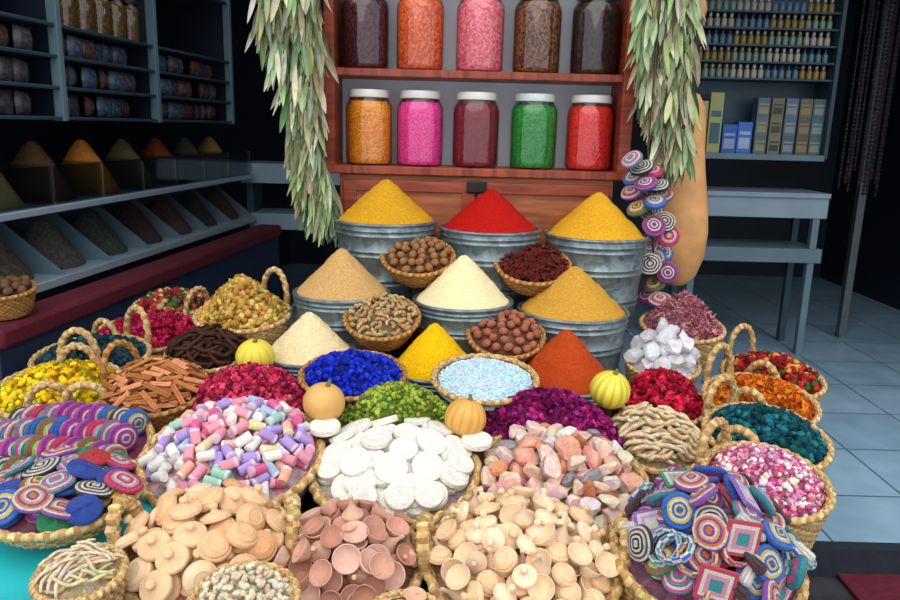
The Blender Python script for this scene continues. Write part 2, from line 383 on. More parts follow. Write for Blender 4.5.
# hanging bead curtain
m = MB()
for i in range(12):
    x = pp.x-.24+i*.026; y = pp.y-.12+random.uniform(-.03, .03); zb = 1.25+random.uniform(-.1, .1); z = 2.98
    m.tube([(x, y, z), (x+.004, y, (z+zb)/2), (x, y, zb)], .004, 5, col=(40,26,30))
    while z > zb:
        m.lathe([(0,-.014),(.012,-.006),(.012,.006),(0,.014)], 6, M=T((x, y, z)), col=random.choice([(34,24,34),(60,34,40),(26,28,44)])); z -= .03
tag(m.obj('bead_curtain', mat('dark_beads', attr=True, rough=.35)), 'dark bead curtain hanging beside the steel post', 'curtain', None, 'stuff')
rm_ = PZ(872, 590, -.12)
tag(MB().box(0, 1.0, -.5, 0, 0, .018).obj('door_mat', MMAROON, bevel=.006), 'maroon mat on the paving at the lower right', 'mat').location = (rm_.x-.1, PZ(872, 560, -.12).y, -.12)
# ------------------------------------------------------------------ jar cabinet
CY = 3.47
cx0, cx1 = P(325, 172, CY).x, P(629, 172, CY).x
cz0 = P(477, 176, CY).z; czt = cz0+.034; cm1 = P(477, 79, CY).z
cb = thing('jar_cabinet', 'red brown wooden open cabinet holding two rows of spice jars', 'cabinet')
MB().box(cx0, cx0+.045, CY, CY+.28, cz0, 2.3).obj('side_panel', MREDWOOD, cb, bevel=.004)
MB().box(cx1-.055, cx1, CY, CY+.28, cz0, 2.3).obj('side_panel', MREDWOOD, cb, bevel=.004)
WX = wood('red_wood_board', (112,38,20), (160,68,38), axis=(8,1,1))
MB().box(cx0-.01, cx1+.01, CY-.012, CY+.28, cz0-.004, czt).obj('shelf', WX, cb, bevel=.005)
MB().box(cx0+.045, cx1-.055, CY-.004, CY+.27, cm1, cm1+.034).obj('shelf', WX, cb, bevel=.004)
MB().box(cx0, cx1, CY, CY+.28, 2.3, 2.34).obj('top', WX, cb, bevel=.004)
MB().box(cx0+.045, cx1-.055, CY+.26, CY+.275, czt, 2.3).obj('back_panel', MBACKP, cb, smooth=False)
lb = thing('lower_cabinet', 'brown wooden cupboard behind the back row of buckets', 'cabinet')
lx0, lx1 = P(340, 200, CY+.03).x, P(612, 200, CY+.03).x; lmx = (lx0+lx1)/2
MB().box(lx0, lx1, CY+.03, CY+.4, 0, cz0-.006).obj('body', MBROWNWOOD, lb, bevel=.004)
for a, b in ((lx0+.02, lmx-.006), (lmx+.006, lx1-.02)):
    dz = cz0-.03
    d = MB().box(a, b, CY+.01, CY+.028, .5, dz).obj('door', MBROWNWOOD, lb, bevel=.004)
    for q in ((a, b, dz-.05, dz), (a, b, .5, .55), (a, a+.06, .55, dz-.05), (b-.06, b, .55, dz-.05)):
        MB().box(q[0], q[1], CY-.002, CY+.01, q[2], q[3]).obj('door_rail', MREDWOOD, d, bevel=.003)
MB().box(lmx-.045, lmx+.045, CY-.02, CY-.003, cz0-.075, cz0-.025).obj('latch', MBLACK, lb, bevel=.004)
JR = .108
lowc = [((232,124,6),(255,172,34),'orange'),((240,36,142),(252,80,172),'hot pink'),((112,6,26),(150,26,46),'dark maroon red'),((8,120,30),(36,164,60),'green'),((220,20,16),(244,56,40),'bright red')]
upcs = [((30,8,12),(104,34,40),'blackish maroon'),((214,70,24),(244,120,54),'rust orange'),((232,84,104),(250,140,152),'salmon pink'),((70,34,16),(150,90,46),'coarse brown'),((24,14,12),(74,46,34),'nearly black brown')]
lidcs = [(238,238,226),(226,224,216),(236,232,220),(214,226,220),(232,230,226)]
for i, px in enumerate((369, 420, 476, 534, 590)):
    jm = jar_meshes(JR, .338, lowc[i][0], lowc[i][1], lidcs[i], 170)
    place_jar(jm, T((P(px, 125, CY+.13).x, CY+.13, czt+.001)), f'glass jar of {lowc[i][2]} granules with white lid on the lower shelf', 'jars on the lower shelf')
for i, px in enumerate((365, 420, 480, 537, 595)):
    jm = jar_meshes(JR, .36, upcs[i][0], upcs[i][1], (190,190,186), 110)
    place_jar(jm, T((P(px, 40, CY+.13).x, CY+.13, cm1+.035)), f'glass jar of {upcs[i][2]} spice on the upper shelf', 'jars on the upper shelf')
# ------------------------------------------------------------------ display stand
stand = thing('display_stand', 'dark wooden stepped stand beneath the spices and baskets', 'stand')
def riser(x, y, z, r, zb=-.12):
    MB().box(x-r, x+r, y-r, y+r, zb, z).obj('riser', MDARKWOOD, stand, smooth=False)
for q in ((-1.0, 1.1, 2.3, 3.35, .34), (-.6, 1.05, 1.55, 2.3, .3), (-.62, .62, 3.0, 3.44, .6), (-.58, .6, 2.72, 3.0, .5)):
    MB().box(q[0], q[1], q[2], q[3], -.12, q[4]).obj('tier', MDARKWOOD, stand, smooth=False)
# buckets
def bucket(px, py, Y, rpx, h, label):
    c = P(px, py, Y); R = rpx*mpx(px, py, Y); Rb = R*.84
    F = T((c.x, c.y, c.z-h)); t = thing('galvanised_bucket', label, 'bucket', F, 'galvanised buckets')
    def rr(z): return Rb+(R-Rb)*z/h
    prof = [(0, .008), (Rb-.006, .008), (Rb-.004, 0), (Rb, 0)]
    for zz in (.28, .34, .62, .68, .86, .92):
        z = zz*h
        prof += [(rr(z), z-.008), (rr(z)+.006, z), (rr(z), z+.008)]
    prof += [(R, h-.012), (R-.004, h-.006), (R-.006, h-.03), (0, h-.03)]
    MB().lathe(prof, 64).obj('body', MZINC, t, ang=60)
    MB().tube([(R*math.cos(a), R*math.sin(a), h-.004) for a in np.linspace(0, 2*PI, 64, endpoint=False)], .0075, 8, True).obj('rim', MZINC, t)
    for a in (0, PI):
        pts = [(math.cos(a)*(R*.985+.03*math.sin(q)), .07*math.cos(q), h*.8-.03*math.sin(q)) for q in np.linspace(0, PI, 14)]
        MB().tube(pts, .006, 8).obj('handle', MZINC, t)
    riser(c.x, c.y, c.z-h-.001, Rb*.6)
    return c, R
bk = [(386, 219, 3.24, 50, .36, (202,146,30), 'golden mustard', 'left of the back row', 40),
      (490, 227, 3.24, 50, .36, (172,20,14), 'deep red', 'middle of the back row', 38),
      (596, 234, 3.24, 50, .40, (212,154,34), 'mustard yellow', 'right of the back row', 42),
      (342, 291, 2.92, 47, .30, (196,154,96), 'light brown', 'left of the second row', 44),
      (463, 299, 2.92, 49, .30, (236,216,166), 'pale cream', 'middle of the second row', 45),
      (573, 309, 2.92, 54, .36, (196,144,54), 'tan gold', 'right of the second row', 44),
      (310, 352, 2.62, 46, .25, (230,206,158), 'cream beige', 'left of the front row', 42),
      (434, 367, 2.62, 45, .25, (234,178,10), 'bright yellow', 'middle of the front row', 46),
      (564, 378, 2.62, 52, .27, (174,64,22), 'rusty orange red', 'right of the front row', 51)]
for i, (px, py, Y, r, h, c, nm, w, hp) in enumerate(bk):
    p, R = bucket(px, py, Y, r, h, f'ribbed galvanised bucket holding the {nm} spice, {w}')
    o = cone_mesh(R*.955, hp*mpx(px, py, Y), i+20, base=.02).obj('spice_cone', spice_mat('spice_'+nm.replace(' ', '_'), c, 140)); o.location = (p.x, p.y, p.z-.004)
    tag(o, f'smooth pointed cone of {nm} ground spice in its bucket', 'spice', None, 'stuff')
# ------------------------------------------------------------------ baskets
STRAW = [(212,176,118), (194,154,96), (226,194,140), (178,134,80)]
DSTRAW = [(186,134,74), (164,110,56), (200,152,90), (144,94,46)]
def rope(m, pts, r, closed, pal, tw=9):
    m.tube(pts, r, 10, closed, rmod=lambda i, a: 1+.18*math.cos(2*a+i*tw*.16), col=lambda i, j: jit(pal[(i//2+j//3) % len(pal)], .08))
def basket(label, px, py, Y, rpx, h, tilt=0, taper=.78, sink=.03, mound=.03, handles=(), hw=.066, hh=.085, rim=.010, pal=STRAW, group=None, name='wicker_basket', rise=True, weave=.009, fill=(110,80,50)):
    rim *= .85
    c = P(px, py, Y); R = rpx*mpx(px, py, Y); Rb = R*taper
    F = T(c) @ Rx(RAD(tilt)) @ T((0, 0, -h))
    t = thing(name, label, 'basket', F, group)
    nr = max(4, int(h/weave)); prof = [(0, .004), (Rb*.9, 0)]; kinds = [-1, -1]
    for k in range(nr):
        for q in (0, .5):
            z = h*(k+q)/nr; f_ = z/h; r = Rb+(R-Rb)*(f_**.75); prof.append((r+(.003 if q else 0), z)); kinds.append(k if q else -1)
    prof.append((R, h)); kinds.append(-1)
    zf = h-sink; prof += [(R-.012, h), (Rb+(R-Rb)*max(.1, zf/h)**.75-.014, zf)]; kinds += [-1, -1]
    Ri = prof[-1][0]
    for q in (.75, .5, .25, 0): prof.append((Ri*q, zf+mound*(1-q*q))); kinds.append(-1)
    nst = 56
    def rmod(tt, i):
        k = kinds[i]
        return 1 if k < 0 else 1+(.0026/R)*math.cos(tt*nst+PI*k)
    def col(i, j):
        if i >= len(prof)-6: return jit(fill, .15)
        return jit(pal[((j//2)+(i//2)) % len(pal)], .12)
    MB().lathe(prof, 112, rmod=rmod, col=col).obj('body', MWICK, t, ang=180)
    m = MB(); rope(m, [(R*math.cos(a), R*math.sin(a), h) for a in np.linspace(0, 2*PI, 150, endpoint=False)], rim, True, pal)
    m.obj('rim', MWICK, t, ang=180)
    for a in handles:
        a = RAD(a); rv = Vector((math.cos(a), math.sin(a), 0)); tv = Vector((-math.sin(a), math.cos(a), 0)); m = MB()
        pts = [rv*(R+.012*math.sin(q)) + tv*hw*math.cos(q) + Vector((0, 0, h-.01+hh*math.sin(q)**.8)) for q in np.linspace(.0, PI, 40)]
        rope(m, pts, rim*1.25, False, pal); m.obj('handle', MWICK, t, ang=180)
    if rise:
        b = F @ Vector((0, 0, 0)); rr = Rb*.4; riser(b.x, b.y, b.z-math.sin(RAD(abs(tilt)))*rr-.002, rr)
    return dict(F=F, R=R, h=h, sink=sink, mound=mound, rim=rim)
# heaps of uncountable stuff -------------------------------------------------
def tico(sc=(1,1,1.3), j=.12):
    bm = bmesh.new(); bmesh.ops.create_icosphere(bm, subdivisions=1, radius=.5)
    v = np.array([[x*s*(1+random.uniform(-j, j)) for x, s in zip(q.co, sc)] for q in bm.verts]); f = [tuple(w.index for w in q.verts) for q in bm.faces]; bm.free(); return v, f
def tleaf(L=1.0, W=.4, bend=.25):
    v = []; f = []
    for i in range(4):
        t = i/3; w = W*math.sin(PI*(.12+.83*t))*.5
        for k in (-1, 0, 1): v.append((w*k, L*(t-.5), bend*(t-.5)**2*4*.3 + abs(k)*.1*W))
    for i in range(3):
        for k in (0, 1): a = i*3+k; f.append((a, a+1, a+4, a+3))
    return np.array(v), f
def trose():
    v = []; f = []
    for ring, (n, r, hgt, op) in enumerate(((3, .16, .42, .1), (5, .3, .38, .28))):
        for p in range(n):
            a0 = 2*PI*p/n+ring*.6
            b = len(v)
            for i in range(3):
                t = i/2
                for k in (-1, 0, 1):
                    a = a0+k*PI/n*1.15*(1-.25*t); rr = r*(.35+.9*math.sin(t*1.7)) + op*t*.4 + (0 if k else .04)
                    v.append((rr*math.cos(a), rr*math.sin(a), hgt*(t*1.5-.7)-(abs(k)*.1*t)))
            for i in range(2):
                for k in (0, 1): q = b+i*3+k; f.append((q, q+1, q+4, q+3))
    b = len(v); v += [(0,0,-.45)]+[(.2*math.cos(2*PI*i/5), .2*math.sin(2*PI*i/5), -.25) for i in range(5)]
    f += [(b, b+1+(i+1) % 5, b+1+i) for i in range(5)]
    return np.array(v), f
def tflower(n=6):
    v = [(0, 0, 0)]; f = []
    for p in range(n):
        a = 2*PI*p/n; d = PI/n*.85; b = len(v)
        v += [(.3*math.cos(a-d), .3*math.sin(a-d), .06), (.52*math.cos(a), .52*math.sin(a), .2), (.3*math.cos(a+d), .3*math.sin(a+d), .06)]
        f.append((0, b, b+1, b+2))
    return np.array(v), f
def tchunk(j=.3):
    v, f = tico((1,.85,.8), j); return v, f
def mound_z(x, y, rx, ry, H, seed, conic):
    q = math.sqrt((x/rx)**2+(y/ry)**2)
    zz = (1-min(1, q)**(1.2 if conic else 2.2))
    return H*zz + .006*noise.noise(Vector((x*18+seed*3.1, y*18, seed)))
def heap(name, label, cat, F, rx, ry, z0, H, temps, n, size, pal, seed, m=None, conic=False, flat=.0, edge=.985, bk_=.65):
    random.seed(seed); np.random.seed(seed); mb = MB()
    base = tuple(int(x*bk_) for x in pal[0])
    prof = [(0, -.02), (1, -.02), (1, 0)]+[(1-i/8, 0) for i in range(1, 9)]
    vs = []; seg = 40; idx = []
    for (r, zz) in prof:
        if r < 1e-6: idx.append([len(vs)]); vs.append((0, 0, z0+(mound_z(0, 0, rx, ry, H, seed, conic) if zz == 0 else zz))); continue
        row = []
        for j in range(seg):
            a = 2*PI*j/seg; x, y = rx*r*math.cos(a), ry*r*math.sin(a); row.append(len(vs))
            vs.append((x, y, z0+(mound_z(x, y, rx, ry, H, seed, conic) if zz == 0 else zz)))
        idx.append(row)
    fs = []
    for a, b in zip(idx[:-1], idx[1:]):
        for j in range(seg):
            k = (j+1) % seg
            if len(a) == 1: fs.append((a[0], b[k], b[j]))
            elif len(b) == 1: fs.append((a[j], a[k], b[0]))
            else: fs.append((a[j], a[k], b[k], b[j]))
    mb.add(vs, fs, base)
    for i in range(n):
        r = math.sqrt(random.random())*edge; a = random.uniform(0, 2*PI); x, y = rx*r*math.cos(a), ry*r*math.sin(a)
        tv, tf = random.choice(temps); s = size*random.uniform(.7, 1.25)
        q = Euler((random.uniform(-1, 1)*PI*(1-flat), random.uniform(-1, 1)*PI*(1-flat), random.uniform(0, 6.28))).to_matrix()
        pts = (tv*s) @ np.array(q).T + np.array((x, y, z0+mound_z(x, y, rx, ry, H, seed, conic)+size*random.uniform(.05, .45)))
        mb.add([tuple(p) for p in pts], tf, jit(random.choice(pal), .12))
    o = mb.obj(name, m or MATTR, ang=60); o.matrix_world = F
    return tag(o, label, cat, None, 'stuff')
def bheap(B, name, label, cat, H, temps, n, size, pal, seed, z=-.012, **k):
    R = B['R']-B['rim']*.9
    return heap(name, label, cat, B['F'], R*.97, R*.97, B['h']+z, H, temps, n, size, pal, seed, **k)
ROSE, LEAF, PETAL, FLW, CH, BUD = trose(), tleaf(), tleaf(.8, .7, .5), tflower(), tchunk(), tico()
SPIKE = tleaf(1.7, .22, .3)
# countable pieces ----------------------------------------------------------
def kind(name, parts):
    pts = []; ms = []
    for pn, mb, m, *sm in parts:
        me = mb.mesh(pn or name, m, True, sm[0] if sm else 45); ms.append((pn, me))
        vv = np.array(mb.v); tr = []
        for q in mb.f:
            for k in range(1, len(q)-1): tr.append((q[0], q[k], q[k+1]))
        tr = np.array(tr); A, B_, C_ = vv[tr[:,0]], vv[tr[:,1]], vv[tr[:,2]]
        ar = np.linalg.norm(np.cross(B_-A, C_-A), axis=1); pr = ar/ar.sum()
        ix = np.random.choice(len(tr), 260, p=pr); r1 = np.sqrt(np.random.rand(260, 1)); r2 = np.random.rand(260, 1)
        pts.append(A[ix]*(1-r1)+B_[ix]*r1*(1-r2)+C_[ix]*r1*r2)
    return dict(name=name, ms=ms, pts=np.vstack(pts))
def spawn(k, M, label, cat, group=None):
    if len(k['ms']) == 1 and k['ms'][0][0] is None:
        o = bpy.data.objects.new(k['name'], k['ms'][0][1]); COL.objects.link(o); o.matrix_world = M
        return tag(o, label, cat, group)
    t = thing(k['name'], label, cat, M, group)
    for pn, me in k['ms']:
        o = bpy.data.objects.new(pn, me); COL.objects.link(o); o.parent = t
    return t
def pile(B, items, n, tilt=20, seed=1, cell=.005, rf=.88, yaw=None, K=30, extra=.0, cap=.04, tmin=0, press=.965):
    """drop pieces one after another onto a height field so that they settle on each other"""
    random.seed(seed); np.random.seed(seed)
    R, h, sink, md, rim = B['R'], B['h'], B['sink'], B['mound'], B['rim']; ext = R*1.25; N = int(2*ext/cell)+1
    xs = -ext+cell*(np.arange(N)+.5); X, Y = np.meshgrid(xs, xs, indexing='ij'); rr = np.sqrt(X*X+Y*Y)
    G = np.where(rr < R*.95, h-sink+md*(1-(rr/(R*.93))**2), np.where(rr < R*1.04, h+rim*.6, h-.05))
    fails = 0
    for i in range(n):
        k, label, cat, group = items[i % len(items)] if i < len(items) else random.choice(items)
        best = None
        for _ in range(K):
            r = R*rf*math.sqrt(random.random()); a = random.uniform(0, 2*PI); x, y = r*math.cos(a), r*math.sin(a)
            slope = 2*(md+extra)*r/(R*.93)**2
            al = Matrix.Rotation(math.atan(slope), 3, Vector((-math.sin(a), math.cos(a), 0)))
            ta = random.uniform(0, 2*PI); tl = Matrix.Rotation(RAD(random.uniform(tmin, tilt)), 3, Vector((math.cos(ta), math.sin(ta), 0)))
            yw = random.uniform(0, 2*PI) if yaw is None else random.uniform(*yaw)
            M = al @ tl @ Matrix.Rotation(yw, 3, 'Z')
            p = k['pts'] @ np.array(M).T; ix = np.clip(((p[:,0]+x+ext)/cell).astype(int), 0, N-1); iy = np.clip(((p[:,1]+y+ext)/cell).astype(int), 0, N-1)
            dif = G[ix, iy]-p[:,2]; kk = int(len(dif)*press)
            lift = np.partition(dif, kk)[kk]
            sc = lift - (md+extra)*(1-(r/(R*.93))**2) - (h-sink)
            if best is None or sc < best[0]: best = (sc, x, y, lift, M, ix, iy, p)
        sc, x, y, lift, M, ix, iy, p = best
        if sc > cap:
            fails += 1
            if fails > 30: break
            continue
        np.maximum.at(G, (ix, iy), p[:,2]+lift)
        spawn(k, B['F'] @ T((x, y, lift-.001)) @ M.to_4x4(), label, cat, group)
def knut(c, r=.019):
    return kind('nutmeg', [(None, MB().lathe([(0,-r*1.15),(r*.55,-r),(r*.95,-r*.4),(r,.1*r),(r*.8,r*.75),(r*.4,r*1.1),(0,r*1.18)], 14, col=lambda i, j: jit(c, .12), rmod=lambda t, i: 1+.05*math.cos(5*t+i)), MATTR)])
# hanging leaf bunches --------------------------------------------------------
def leaf_bunch(label, path, n, Y, seed, pal, L=40):
    random.seed(seed); t = thing('leaf_bunch', label, 'dried leaves', T(P(path[-1][0], path[-1][1], Y)))
    inv = t.matrix_world.inverted(); mb = MB()
    for i in range(n):
        f_ = random.random()*(len(path)-1); a = int(f_); b = f_-a
        px = path[a][0]*(1-b)+path[a+1][0]*b; py = path[a][1]*(1-b)+path[a+1][1]*b; w = path[a][2]*(1-b)+path[a+1][2]*b
        off = random.uniform(-1, 1); p = P(px+off*w, py, Y+random.uniform(-.06, .06)*(1-.3*off*off)); s = mpx(px, py, Y)
        l = L*s*random.uniform(.7, 1.2); wd = random.uniform(5, 7.5)*s
        v = []; fs = []
        for q in range(6):
            tt = q/5; ww = wd*math.sin(PI*(.06+.92*tt))**.8*.5
            for kx in (-1, 0, 1): v.append((ww*kx, .05*l*math.sin(tt*3)-abs(kx)*wd*.2, -l*tt))
        for q in range(5):
            for kx in (0, 1): z = q*3+kx; fs.append((z, z+1, z+4, z+3))
        M = T(inv @ p) @ Ry(-off*random.uniform(-.15, .3)+random.uniform(-.22, .22)) @ Rx(random.uniform(-.4, .25)) @ Rz(random.uniform(-1.2, 1.2))
        mb.add(v, fs, jit(random.choice(pal), .1), M)
    mb.obj('leaves', mat('dry_leaf', attr=True, rough=.8, var=.15, scale=40, spec=.12), t, ang=180)
    pts = [inv @ P(a, b, Y) for a, b, c in path]; top = P(path[0][0], path[0][1], Y); pts.insert(0, inv @ Vector((top.x, top.y, 2.99)))
    MB().tube(pts, .008, 6).obj('stem', MCORD, t)
LP = [(178,184,146), (154,164,124), (198,200,164), (126,140,102), (168,170,128)]
leaf_bunch('long bunch of pale green dried leaves hanging left of the jar cabinet', [(286,-45,30),(288,0,30),(296,40,25),(304,90,15),(306,140,13),(316,180,15),(327,203,7)], 780, 3.33, 3, LP)
leaf_bunch('shorter bunch of pale green dried leaves hanging right of the jar cabinet', [(668,-50,26),(668,0,28),(668,50,25),(670,100,20),(678,148,7)], 700, 3.33, 4, LP)
# gourds ------------------------------------------------------------------------
def hanging_gourd(label, px, py0, py1, rpx, Y, c, neck):
    pt, pb = P(px, py0, Y), P(px-4, py1, Y); h = pt.z-pb.z; R = rpx*mpx(px, py1, Y)
    t = thing('hanging_gourd', label, 'gourd', T(((pt.x+pb.x)/2, Y, pb.z)))
    pr = [(0,0),(.35,.01),(.7,.06),(.95,.17),(1,.3),(.9,.45),(.72,.6),(.62,.72),(.6,.84),(.5,.93),(.25,.99),(0,1)] if neck else [(0,0),(.5,.05),(.9,.25),(1,.5),(.85,.78),(.4,.97),(0,1)]
    MB().lathe([(r*R, z*h) for r, z in pr], 32, rmod=lambda a, i: 1+.05*math.cos(3*a+i*.4)).obj('body', mat('gourd_skin', c, .55, var=.22, scale=9, bump=.15, bscale=30), t, ang=180)
    MB().tube([(0, 0, h-.005), (0, .005, h+.1), (0, 0, 2.99-pb.z)], .004, 6).obj('cord', MCORD, t)
hanging_gourd('large tan bottle gourd hanging right of the cabinet', 686, 92, 286, 25, 3.56, (206,150,92), True)
hanging_gourd('small round tan gourd at the top right of the leaf bunch', 694, -6, 25, 14, 3.48, (190,140,90), False)
# woven discs ----------------------------------------------------------------------
W_, K_ = (232,222,208), (36,30,40)
RINGS = [('red, white and blue', [(206,36,54),W_,(44,84,180),W_,(206,36,54),(44,84,180),(220,66,104),(44,84,180)]),
         ('black and white', [W_,K_,W_,K_,W_,(90,84,92),W_,K_]),
         ('blue and yellow', [(40,110,206),(240,200,66),(40,110,206),W_,(240,200,66),(40,110,206),(60,120,206),(40,90,180)]),
         ('pink and teal', [(234,84,154),(50,164,170),W_,(234,84,154),(50,164,170),W_,(234,84,154),(40,140,150)]),
         ('orange and purple', [(240,134,46),(140,70,170),W_,(240,170,80),(140,70,170),(240,134,46),W_,(150,80,176)]),
         ('green, yellow and red', [(54,150,84),(240,208,84),(214,60,54),W_,(240,208,84),(54,150,84),(214,60,54),(54,140,80)]),
         ('pink and rose', [W_,(234,110,144),(204,44,94),W_,(240,160,182),(204,44,94),(224,66,116),(196,40,90)]),
         ('violet and magenta', [(150,80,190),W_,(214,50,140),(150,80,190),W_,(214,50,140),(130,60,170),(190,60,150)])]
def kdisc(rings, R=.042, th=.012, wob=.02):
    """soft woven disc: puffed coils of yarn, each coil its own colour"""
    nr = len(rings); prof = [(0, -th*.7), (R*.35, -th*.66), (R*.7, -th*.5), (R*.92, -th*.3)]
    cl = [rings[1], rings[-2], rings[-1]]
    for i in range(nr):
        q0 = 1-i/nr
        for s in (0, .5):
            q = q0-s/nr; prof.append((R*q, th*((0 if i == 0 and s == 0 else .2)+.6*(1-q*q))+(.0022 if s else 0))); cl.append(rings[nr-1-i])
    prof.append((0, th*.86)); cl.append(rings[0])
    ph = random.uniform(0, 6)
    return kind('woven_disc', [(None, MB().lathe(prof, 48, col=lambda i, j: jit(cl[min(i, len(cl)-1)], .16 if j % 2 else .05), rmod=lambda t, i: 1+wob*math.sin(2*t+ph)+.012*math.sin(5*t)+(.006 if int(t*7.64) % 2 else 0), zmod=lambda t, i: .0016*math.sin(3*t+ph)), MYARN, 180)])
DK = [(nm, kdisc(r, .044, .028, .04)) for nm, r in RINGS]
DKM = [(nm, kdisc(r, .037, .016, .04)) for nm, r in RINGS]
DKL = [(nm, kdisc(r, .043, .012, .03)) for nm, r in RINGS]
DKH = [(nm, kdisc(r, .05, .022, .03)) for nm, r in RINGS]
def kbangle(c1, c2, c3, R=.033, r=.006):
    """soft striped ring"""
    n = 16; prof = [(R+r*1.0*math.cos(2*PI*i/n-PI/2), 1.6*r*math.sin(2*PI*i/n-PI/2)) for i in range(n+1)]
    pal = [c1, c2, c3, c2]
    m = MB().lathe(prof, 48, col=lambda i, j: jit(pal[((i//2)+(j//4)) % 4], .16 if j % 2 else .05), rmod=lambda t, i: 1+.07*math.sin(2*t)+(.008 if int(t*7.64) % 2 else 0))
    return kind('woven_bangle', [(None, m, MYARN, 180)])
BG = [('white and red', kbangle(W_, (206,56,66), (232,140,150))), ('pink and orange', kbangle((234,84,144),(240,154,66),(164,84,164))), ('blue and white', kbangle((50,110,200), W_, (50,154,170))), ('purple and yellow', kbangle((144,74,174),(240,208,84),(234,104,164)))]
hy = 3.26
random.seed(12)
hd = [(632,160,1),(642,168,1),(652,172,1),(634,178,1),(646,184,1),(657,186,1),(632,192,1),(644,198,1),(655,202,1),(638,208,1),(652,214,1),(662,196,1),(654,226,0),(668,236,0),(648,244,0),(663,252,0),(650,264,0),(667,272,0),(655,284,1),(648,296,1),(660,300,1),(664,222,0),(656,258,0)]
for i, (x, y, e) in enumerate(hd):
    nm, k = DKH[[3,1,6,2,0,1,4,3,2,5,1,4,0,6,3,2,1,0,5,7,4,1,2][i]]; p = P(x, y, hy+.045*(i % 4-1.5))
    M = T(p) @ (Ry(RAD(-38+12*(i % 3))) @ Rx(RAD(26))) if e else T(p) @ Rx(RAD(90-30+12*(i % 3))) @ Ry(RAD(-12+8*(i % 4)))
    w = 'upper' if y < 220 else 'lower'
    spawn(k, M, f'{nm} woven disc on the {w} cord beside the hanging gourd', 'woven disc', f'hanging {nm} discs {w}')
a = P(648, 150, hy); b = P(656, 305, hy)
tag(MB().tube([(a.x, hy, 2.99), (a.x, hy, a.z), (b.x, hy, b.z)], .004, 6).obj('hanging_string', MCORD), 'dark string hung with woven discs beside the gourd', 'string')
# ------------------------------------------------------------------ wicker bowls between the buckets
nutA = knut((150,104,66), .0155); nutB = knut((164,100,72), .0155)
def kstar(c):
    m = MB()
    for i in range(8):
        a = 2*PI*i/8; mm = Rz(a); w = .007
        m.add([(.002,0,0),(.013,-w,.001),(.027,0,.004),(.013,w,.001),(.013,0,.009),(.013,0,-.006)], [(0,1,4),(1,2,4),(2,3,4),(3,0,4),(1,0,5),(2,1,5),(3,2,5),(0,3,5)], jit(c, .2), mm)
    return kind('star_anise', [(None, m, MATTR)])
star = kstar((96,34,26))
def kpod(c, L=.05, r=.009, bend=.012, name='dried_root', col2=None):
    pts = [(L*(q-.5), bend*math.sin(q*PI), .004*math.sin(q*9)) for q in np.linspace(0, 1, 9)]
    return kind(name, [(None, MB().tube(pts, lambda i: r*(.55+.5*math.sin(PI*(i+.8)/9.6)), 8, col=lambda i, j: jit(c if (i+j) % 3 else (col2 or c), .1)), MATTR, 180)])
bowls = [('nutmegs', 'round wicker bowl of brown nutmegs between mustard and cream buckets', 418, 256, 3.03, 36, (100,66,42)),
         ('anise', 'round wicker bowl of dark red star anise between red and gold buckets', 533, 264, 3.03, 37, (60,24,20)),
         ('ginger', 'round wicker bowl of pale dried roots between cream and yellow buckets', 382, 317, 2.72, 37, (140,110,74)),
         ('nuts', 'round wicker bowl of reddish nutmegs beside the orange red spice', 506, 334, 2.72, 38, (110,66,46))]
bw = {}
for k, lab, px, py, Y, r, fc in bowls:
    B = basket(lab, px, py, Y, r, .095, 22, .62, .008, .035, (), rim=.010, pal=DSTRAW, name='wicker_bowl', group='small wicker bowls', rise=False, fill=fc)
    b = B['F'] @ Vector((0, 0, 0)); riser(b.x, b.y, b.z-.012, .022); bw[k] = B
pile(bw['nutmegs'], [(nutA, 'brown nutmeg in the upper left wicker bowl', 'nutmeg', 'nutmegs in the upper bowl')], 90, 90, 11, cap=.024)
pile(bw['anise'], [(star, 'dark red brown star anise pod in the upper right bowl', 'star anise', 'star anise in the bowl')], 80, 60, 12, cap=.022)
rootA = kpod((196,164,118), .045, .0075, .012, 'dried_root', (170,134,90)); rootB = kpod((180,146,100), .032, .008, .008, 'dried_root')
pile(bw['ginger'], [(rootA, 'pale knobbly dried root in the lower left wicker bowl', 'dried root', 'dried roots in the bowl'), (rootB, 'short stubby dried root in the lower left wicker bowl', 'dried root', 'short dried roots in the bowl')], 100, 25, 13, cap=.022)
pile(bw['nuts'], [(nutB, 'reddish brown nutmeg in the lower right wicker bowl', 'nutmeg', 'nutmegs in the lower bowl')], 90, 90, 14, cap=.024)
B = basket('shallow basket of vivid blue powder lumps in front of the cream cone', 353, 374, 2.3, 52, .05, 8, .7, .02, .02, (), rim=.009, pal=DSTRAW)
bheap(B, 'indigo_lumps', 'vivid cobalt blue indigo lumps heaped in a shallow basket', 'pigment', .055, [CH, LEAF], 520, .023, [(20,40,176),(14,30,140),(36,60,200),(24,44,184)], 31)
B = basket('shallow basket of pale blue crystals in front of the yellow cone', 485, 378, 2.32, 52, .06, 8, .7, .02, .02, (), rim=.010, pal=STRAW)
bheap(B, 'pale_blue_crystals', 'pale blue white granules heaped in a shallow basket', 'crystals', .045, [CH], 1500, .0085, [(198,220,230),(190,214,226),(208,226,234)], 32, m=MPOWD, bk_=.97)
def loose(name, label, cat, px, py, Y, rxpx, ry, H, temps, n, size, pal, seed, **k):
    c = P(px, py, Y); rx = rxpx*mpx(px, py, Y); z = c.z-H*.6
    riser(c.x, c.y, z-.021, min(rx, ry)*.8); MB().box(c.x-rx*.95, c.x+rx*.95, c.y-ry*.95, c.y+ry*.95, z-.05, z-.0205).obj('tier_board', MDARKWOOD, stand, smooth=False)
    heap(name, label, cat, T((c.x, c.y, z)), rx, ry, 0, H, temps, n, size, pal, seed, **k)
